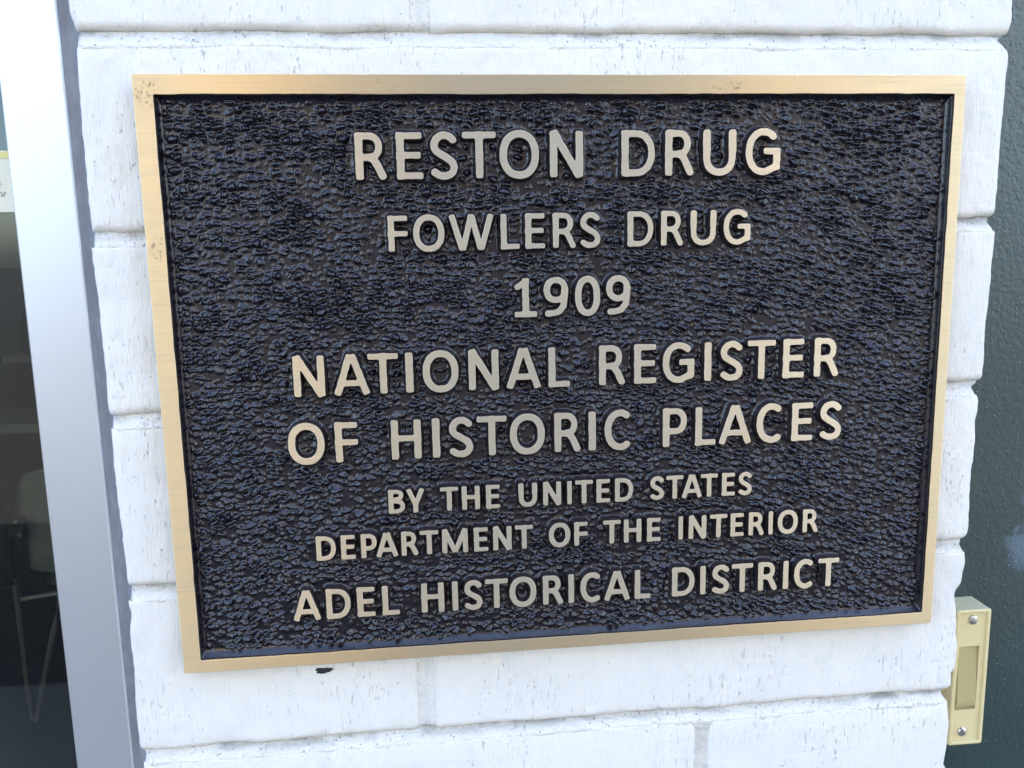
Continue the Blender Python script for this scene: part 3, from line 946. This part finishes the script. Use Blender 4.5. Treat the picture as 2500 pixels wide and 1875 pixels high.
inner = ringset(lambda i: rrect(J0, J1, K0, K1, .0012, i, .0003, 2), ((-.00025, 0.0), (0, .00012), (.0001, .0004), (.0004, .0014)))
V = []; Fc = []; fm = []
def strip(rings, mats):
    ids = []
    for r in rings:
        ids.append(len(V)); V.extend(map(tuple, r))
    n = len(rings[0])
    for a in range(len(rings) - 1):
        for k in range(n):
            Fc.append((ids[a] + k, ids[a] + (k + 1) % n, ids[a + 1] + (k + 1) % n, ids[a + 1] + k)); fm.append(mats[a])
    return ids[0], n
o0, no = strip(outer, (0, 0, 2)); i0, ni = strip(inner, (0, 1, 1))
tri = geometry.tessellate_polygon([[Vector((p[0], p[2], 0)) for p in outer[0]], [Vector((p[0], p[2], 0)) for p in inner[0]]])
for t in tri:
    Fc.append(tuple(o0 + i if i < no else i0 + i - no for i in t)); fm.append(0)
back = [(X0, .0104, Z0), (X1, .0104, Z0), (X1, .0104, Z1), (X0, .0104, Z1)]
M_EDGE = simple('dull_bronze_edge', (.36, .27, .17), .45, 1.0, 300, .4, .2)
me = mesh('border', V, Fc, [M_BORDER, M_SIDE, M_EDGE], False, fm)
import bmesh
bm = bmesh.new(); bm.from_mesh(me); bmesh.ops.recalc_face_normals(bm, faces=bm.faces)
if sum(f.normal.y * f.calc_area() for f in bm.faces if len(f.verts) == 3) > 0: bmesh.ops.reverse_faces(bm, faces=bm.faces)
bm.to_mesh(me); bm.free()
link('border', me, plaque)
MB().box(X0 + .001, X1 - .001, .0088, .0099, Z0 + .001, Z1 - .001).build('back_plate', M_EDGE, plaque)

# ================================================================== SHOP WINDOW (left)
win = empty('shop_window', (-1.1, .05, .1), 'shop window with satin silver frame and dark glass left of the pier', 'window')
FX1, FX0 = px(-.1195), px(-.2175)
FY = .05 * H
def rail(x0, x1, z0, z1, name='frame_stile'):
    return MB().box(x0, x1, FY, .085, z0, z1, .0008).build(name, M_FRAME, win)
rail(FX0, FX1, .12, 2.38)
rail(-1.90, -1.866, .12, 2.38)
rail(-1.8655, FX0 - .0005, 2.34, 2.38, 'frame_rail')
rail(-1.8655, FX0 - .0005, .12, .17, 'frame_rail')
MB().box(-1.8655, FX0 + .004, .046, .052, .165, 2.345).build('glass_pane', M_GLASS, win)
MB().box(-1.9, FX1, .02, .14, 0.001, .1195).build('sill', M_WALL, win)
# hand-tooled sealant between frame and brick
zs = np.arange(.12, 2.44, .004)
cols = []
n = 9
for j, t in enumerate(np.linspace(0, 1, n)):
    xl = FX1 - .0012 + .0006 * fbm(zs * 260, zs * 0, 3, 91) - .0004
    xr = edge_l(zs) + .0035
    x = xl + (xr - xl) * t
    y = FY - .0006 + .0050 * np.sin(math.pi * min(t, .75)) ** .8 + .0006 * fbm(zs * 90, zs * 0 + t * 6, 3, 93)
    if j == 0: y = y * 0 + FY + .001
    cols.append(np.stack([x, y, zs], -1))
link('sealant_bead', grid_mesh('sealant_bead', np.stack(cols, 1), M_CAULK), win)
MB().box(FX1 + .0002, -.2500, .030, .084, .121, 2.449).build('backer_rod', M_CAULK, win)

# ================================================================== GREEN PANEL (right)
gp = empty('green_wall_panel', (.8, .09, 0), 'dark green painted wall panel set back beside the pier, doorbell on it', 'panel')
GY = .225 * H
MB().box(.2335, 1.449, GY, GY + .06, .001, 2.449).build('panel', M_GREEN, gp)

# ================================================================== DOORBELL
DBX0, DBX1 = px(1.546), px(1.624)
DBZ0, DBZ1 = pz(1.3732), pz(1.0590)
DY0, DY1 = .16 * H, GY
db = empty('doorbell', ((DBX0 + DBX1) / 2, GY, DBZ0), 'narrow cream plastic doorbell with two slotted screws on the dark green panel', 'doorbell')
def rr2(inset, r, n=5):
    x0, x1, z0, z1 = DBX0 + inset, DBX1 - inset, DBZ0 + inset, DBZ1 - inset
    pts = []
    for cx, cz, a0 in ((x1 - r, z0 + r, -90), (x1 - r, z1 - r, 0), (x0 + r, z1 - r, 90), (x0 + r, z0 + r, 180)):
        for a in np.linspace(R(a0), R(a0 + 90), n): pts.append((cx + r * math.cos(a), cz + r * math.sin(a)))
    return pts
RIM = .0026; RD = .0016
prof = [(-.0002, .0016, DY1 - .0002), (0, .0016, DY0 + .004), (0, .0016, DY0 + .0009), (.00025, .0014, DY0 + .0003), (.0009, .0010, DY0),
        (RIM - .0005, .0006, DY0), (RIM, .0005, DY0 + .0004), (RIM + .0002, .0005, DY0 + RD)]
V = []; Fc = []
N = 20
for ins, rad, y in prof: V += [(p[0], y, p[1]) for p in rr2(ins, rad)]
for a in range(len(prof) - 1):
    for k in range(N): Fc.append((a * N + k, a * N + (k + 1) % N, (a + 1) * N + (k + 1) % N, (a + 1) * N + k))
# floor of the tray, with a hole for the push bar
zt = DBZ1 - .272 * (DBZ1 - DBZ0); zb_ = DBZ1 - .742 * (DBZ1 - DBZ0)
bx0, bx1 = DBX0 + .0040, DBX1 - .0060
yf = DY0 + RD
inner_loop = [(x, yf, z) for x, z in rr2(RIM + .0002, .0005)]
hole = [(bx0, yf, zb_), (bx1, yf, zb_), (bx1, yf, zt), (bx0, yf, zt)]
hb = len(V); V += hole
tri = geometry.tessellate_polygon([[Vector((p[0], p[2], 0)) for p in inner_loop], [Vector((p[0], p[2], 0)) for p in hole]])
ib = (len(prof) - 1) * N
for t in tri: Fc.append(tuple(ib + i if i < N else hb + i - N for i in t))
hb2 = len(V); V += [(x, y + .0045, z) for x, y, z in hole]
for k in range(4): Fc.append((hb + k, hb + (k + 1) % 4, hb2 + (k + 1) % 4, hb2 + k))
bmh = MB(); bmh.add(V, Fc); bmh.build('housing', M_PLAST, db)
# push bar: a wedge hinged at its top, standing proud of the tray at its lower end
nv = 16
V = []; Fc = []
for i, t in enumerate(np.linspace(0, 1, nv)):          # t = 0 bottom, 1 top
    z = zb_ + .0002 + t * (zt - zb_ - .0004)
    pro = -.0008 + .0030 * (1 - t) ** .9
    if i == 0: pro = -.0004
    if i == 1: pro *= .75
    y = yf - pro
    for x, yy in ((bx0 + .0001, yf + .0035), (bx0 + .0001, y + .0004), (bx0 + .0004, y), ((bx0 + bx1) / 2 - .001, y + .0007), (bx1 - .0006, y + .0012), (bx1 - .0001, y + .0018), (bx1 - .0001, yf + .0035)):
        V.append((x, yy, z))
for i in range(nv - 1):
    for k in range(6): Fc.append((i * 7 + k, i * 7 + k + 1, (i + 1) * 7 + k + 1, (i + 1) * 7 + k))
Fc.append(tuple(range(7))); Fc.append(tuple(range((nv - 1) * 7, nv * 7)))
q = MB(); q.add(V, Fc); q.build('push_bar', M_BAR, db)
def screw(x, z, ang):
    rr = .0035; n = 24; V = []; Fc = []
    # slotted pan head: two half domes with a square-cut slot between
    sw = .00062; ca, sa = math.cos(R(ang)), math.sin(R(ang))
    for side in (1, -1):
        prof_ = [(1.0, 0), (1.0, -.0005), (.93, -.0010), (.72, -.0015), (.4, -.0018), (.12, -.0019)]
        m = 13; b0 = len(V)
        for sc_, y in prof_:
            for k in range(m):
                a = math.pi * k / (m - 1)
                u_, v_ = sc_ * rr * math.cos(a), max(sc_ * rr * math.sin(a), sw) * side
                V.append((x + u_ * ca - v_ * sa, yf + y, z + u_ * sa + v_ * ca))
        for a in range(len(prof_) - 1):
            for k in range(m - 1): Fc.append((b0 + a * m + k, b0 + a * m + k + 1, b0 + (a + 1) * m + k + 1, b0 + (a + 1) * m + k))
        L_ = len(prof_) - 1
        Fc.append(tuple(b0 + L_ * m + k for k in range(m)))
        wall = [b0 + a * m for a in range(len(prof_))] + [b0 + a * m + m - 1 for a in range(len(prof_) - 1, -1, -1)]
        Fc.append(tuple(wall))
    b0 = len(V)
    for k in range(n):
        a = 2 * math.pi * k / n; V.append((x + .99 * rr * math.cos(a), yf - .0006, z + .99 * rr * math.sin(a)))
    Fc.append(tuple(range(b0, b0 + n)))
    q = MB(); q.add(V, Fc)
    o = q.build('screw', M_STEEL, db)
    return o
screw(px(1.585), pz(1.0835), -33)
screw(px(1.578), pz(1.3436), -62)

# ================================================================== THINGS BEHIND THE GLASS
ps = empty('paper_sign', (-.36, .06, 1.498), 'cream paper sign with a tan letter, taped to the shop glass', 'sign')
MB().box(-.50, -.2965, .0450, .0453, 1.498, 1.5315).build('sheet', M_PAPER, ps)
MB().box(-.4995, -.297, .0446, .0449, 1.5275, 1.5310).build('yellow_band', M_YEL, ps)
lt = MB()
for a, b_ in (((-.3225, .0448, 1.5250), (-.3160, .0448, 1.5130)), ((-.3225, .0448, 1.5250), (-.3290, .0448, 1.5130)), ((-.3265, .0448, 1.5170), (-.3190, .0448, 1.5170))):
    lt.tube([a, b_], .0011, 6)
lt.build('printed_letter', M_TANP, ps)
tx = MB()
for i in range(14):
    x = -.3145 - i * .0052
    tx.tube([(x - .0012, .0448, 1.5092), (x, .0448, 1.5068), (x + .0012, .0448, 1.5092)], .00035, 5)
    tx.tube([(x - .0012, .0448, 1.5072), (x + .0006, .0448, 1.5072)], .00035, 5)
tx.build('printed_text', M_GREYP, ps)

ct = empty('counter', (-1.35, 2.9, 0), 'dark brown counter with grey top, seen low through the shop glass', 'counter')
MB().box(-1.88, -.6, 2.62, 3.35, .002, .862, .004).build('counter_body', M_WOOD, ct)
MB().box(-1.885, -.59, 2.58, 3.38, .8622, .897, .006).build('countertop', M_TOPG, ct)
bd = MB().box(-1.88, -.6, 3.44, 3.48, .002, 1.215, .004).build('display_board', M_BLUEG)
bd['label'] = 'blue grey standing board behind the counter inside the shop'; bd['category'] = 'board'
sh = MB().box(-1.87, -.62, 3.20, 3.43, 1.045, 1.075, .004).build('wall_shelf', M_TAN)
sh['label'] = 'tan shelf board above the counter inside the shop'; sh['category'] = 'shelf'
# slumped black bag on the counter
def blob(name, c, s, mat, seed, label, cat):
    nu, nv = 40, 24
    V = []; Fc = []
    for j in range(nv + 1):
        ph = math.pi * j / nv
        for i in range(nu):
            th = 2 * math.pi * i / nu
            sp_ = lambda v: math.copysign(abs(v) ** .7, v)
            x, y, z = sp_(math.cos(th)) * math.sin(ph) ** .7, sp_(math.sin(th)) * math.sin(ph) ** .7, sp_(math.cos(ph))
            k = 1 + .16 * float(fbm(np.array(3 * x + seed), np.array(3 * z + y * 2), 3, 5))
            V.append((c[0] + x * s[0] * k, c[1] + y * s[1] * k, c[2] + z * s[2] * k))
    for j in range(nv):
        for i in range(nu): Fc.append((j * nu + i, j * nu + (i + 1) % nu, (j + 1) * nu + (i + 1) % nu, (j + 1) * nu + i))
    q = MB(); q.add(V, Fc); o = q.build(name, mat, smooth=True)
    o['label'] = label; o['category'] = cat
    return o
blob('black_bag', (-1.52, 3.02, .962), (.30, .12, .070), M_BLACKCLOTH, 2, 'slumped black bag lying on the grey counter inside the shop', 'bag')
bt = MB()
n = 18; V = []; Fc = []
pr = [(.0, 0), (.038, 0), (.04, .01), (.04, .12), (.034, .145), (.016, .165), (.014, .20), (.0, .20)]
for r0, z in pr: V += [(-1.80 + r0 * math.cos(2 * math.pi * k / n), 3.31 + r0 * math.sin(2 * math.pi * k / n), 1.0752 + z) for k in range(n)]
for a in range(len(pr) - 1):
    for k in range(n): Fc.append((a * n + k, a * n + (k + 1) % n, (a + 1) * n + (k + 1) % n, (a + 1) * n + k))
bt.add(V, Fc); o = bt.build('bottle', M_BOTTLE, smooth=True)
o['label'] = 'dark bottle standing on the tan shelf inside the shop'; o['category'] = 'bottle'

chx, chy = -1.22, 2.02
chair = empty('chair', (chx, chy + .2, 0), 'grey padded chair with chrome legs inside the shop, in front of the counter', 'chair')
def pad(name, c, s, tilt, mat):
    V = []; Fc = []; nu, nv = 12, 12
    for side in (-1, 1):
        for j in range(nv + 1):
            for i in range(nu + 1):
                u_ = -1 + 2 * i / nu; v_ = -1 + 2 * j / nv
                f_ = math.sqrt(max(0, (1 - abs(u_) ** 5) * (1 - abs(v_) ** 5)))
                cr = 1 - .13 * (u_ * u_ * v_ * v_)
                V.append((u_ * cr, side * f_, v_ * cr))
    W_ = nu + 1; off = W_ * (nv + 1)
    for j in range(nv):
        for i in range(nu):
            a = j * W_ + i
            Fc.append((a, a + 1, a + W_ + 1, a + W_)); Fc.append((off + a, off + a + W_, off + a + W_ + 1, off + a + 1))
    ct_, st_ = math.cos(tilt), math.sin(tilt)
    V = [(c[0] + x * s[0], c[1] + y * s[1] * ct_ - z * s[2] * st_, c[2] + y * s[1] * st_ + z * s[2] * ct_) for x, y, z in V]
    q = MB(); q.add(V, Fc); return q.build(name, mat, chair, smooth=True)
pad('backrest', (-1.10, 2.06, .70), (.23, .022, .165), R(-8), M_UPH)
pad('seat', (-1.08, 2.30, .475), (.24, .035, .21), R(90), M_UPH)
MB().tube([(-1.307, 2.0, .480), (-1.20, 2.0, .492), (-.86, 2.0, .500)], .0075).build('seat_rail', M_CHROME, chair)
MB().tube([(-1.322, 2.0, .545), (-1.33, 2.02, .45), (-1.372, 2.10, .10), (-1.385, 2.13, .02)], .0075).build('leg', M_CHROME, chair)
MB().tube([(-1.225, 2.06, .47), (-1.258, 2.07, .35), (-1.34, 2.10, .10), (-1.372, 2.13, .015)], .0085).build('leg', M_CHROME, chair)
MB().tube([(-.86, 2.0, .50), (-.86, 2.05, .25), (-.88, 2.1, .015)], .0085).build('leg', M_CHROME, chair)
MB().tube([(-.84, 2.50, .47), (-.84, 2.56, .015)], .0085).build('leg', M_CHROME, chair)
br_ = MB().box(-1.318, -1.272, 1.99, 2.01, .665, .735, .003).build('bracket', M_BLK, chair)
sv = MB()
for z in (.722, .682): sv.tube([(-1.292 + (.722 - z) * .2, 1.990, z), (-1.292 + (.722 - z) * .2, 1.984, z)], .006, 10)
sv.build('bracket_screw', M_CHROME, br_)
MB().box(-1.312, -1.285, 2.0, 2.02, .475, .66, .003).build('bracket_strap', M_BLK, chair)
MB().box(-1.37, -1.318, 1.98, 2.03, .52, .86, .01).build('armrest', M_BLK, chair)
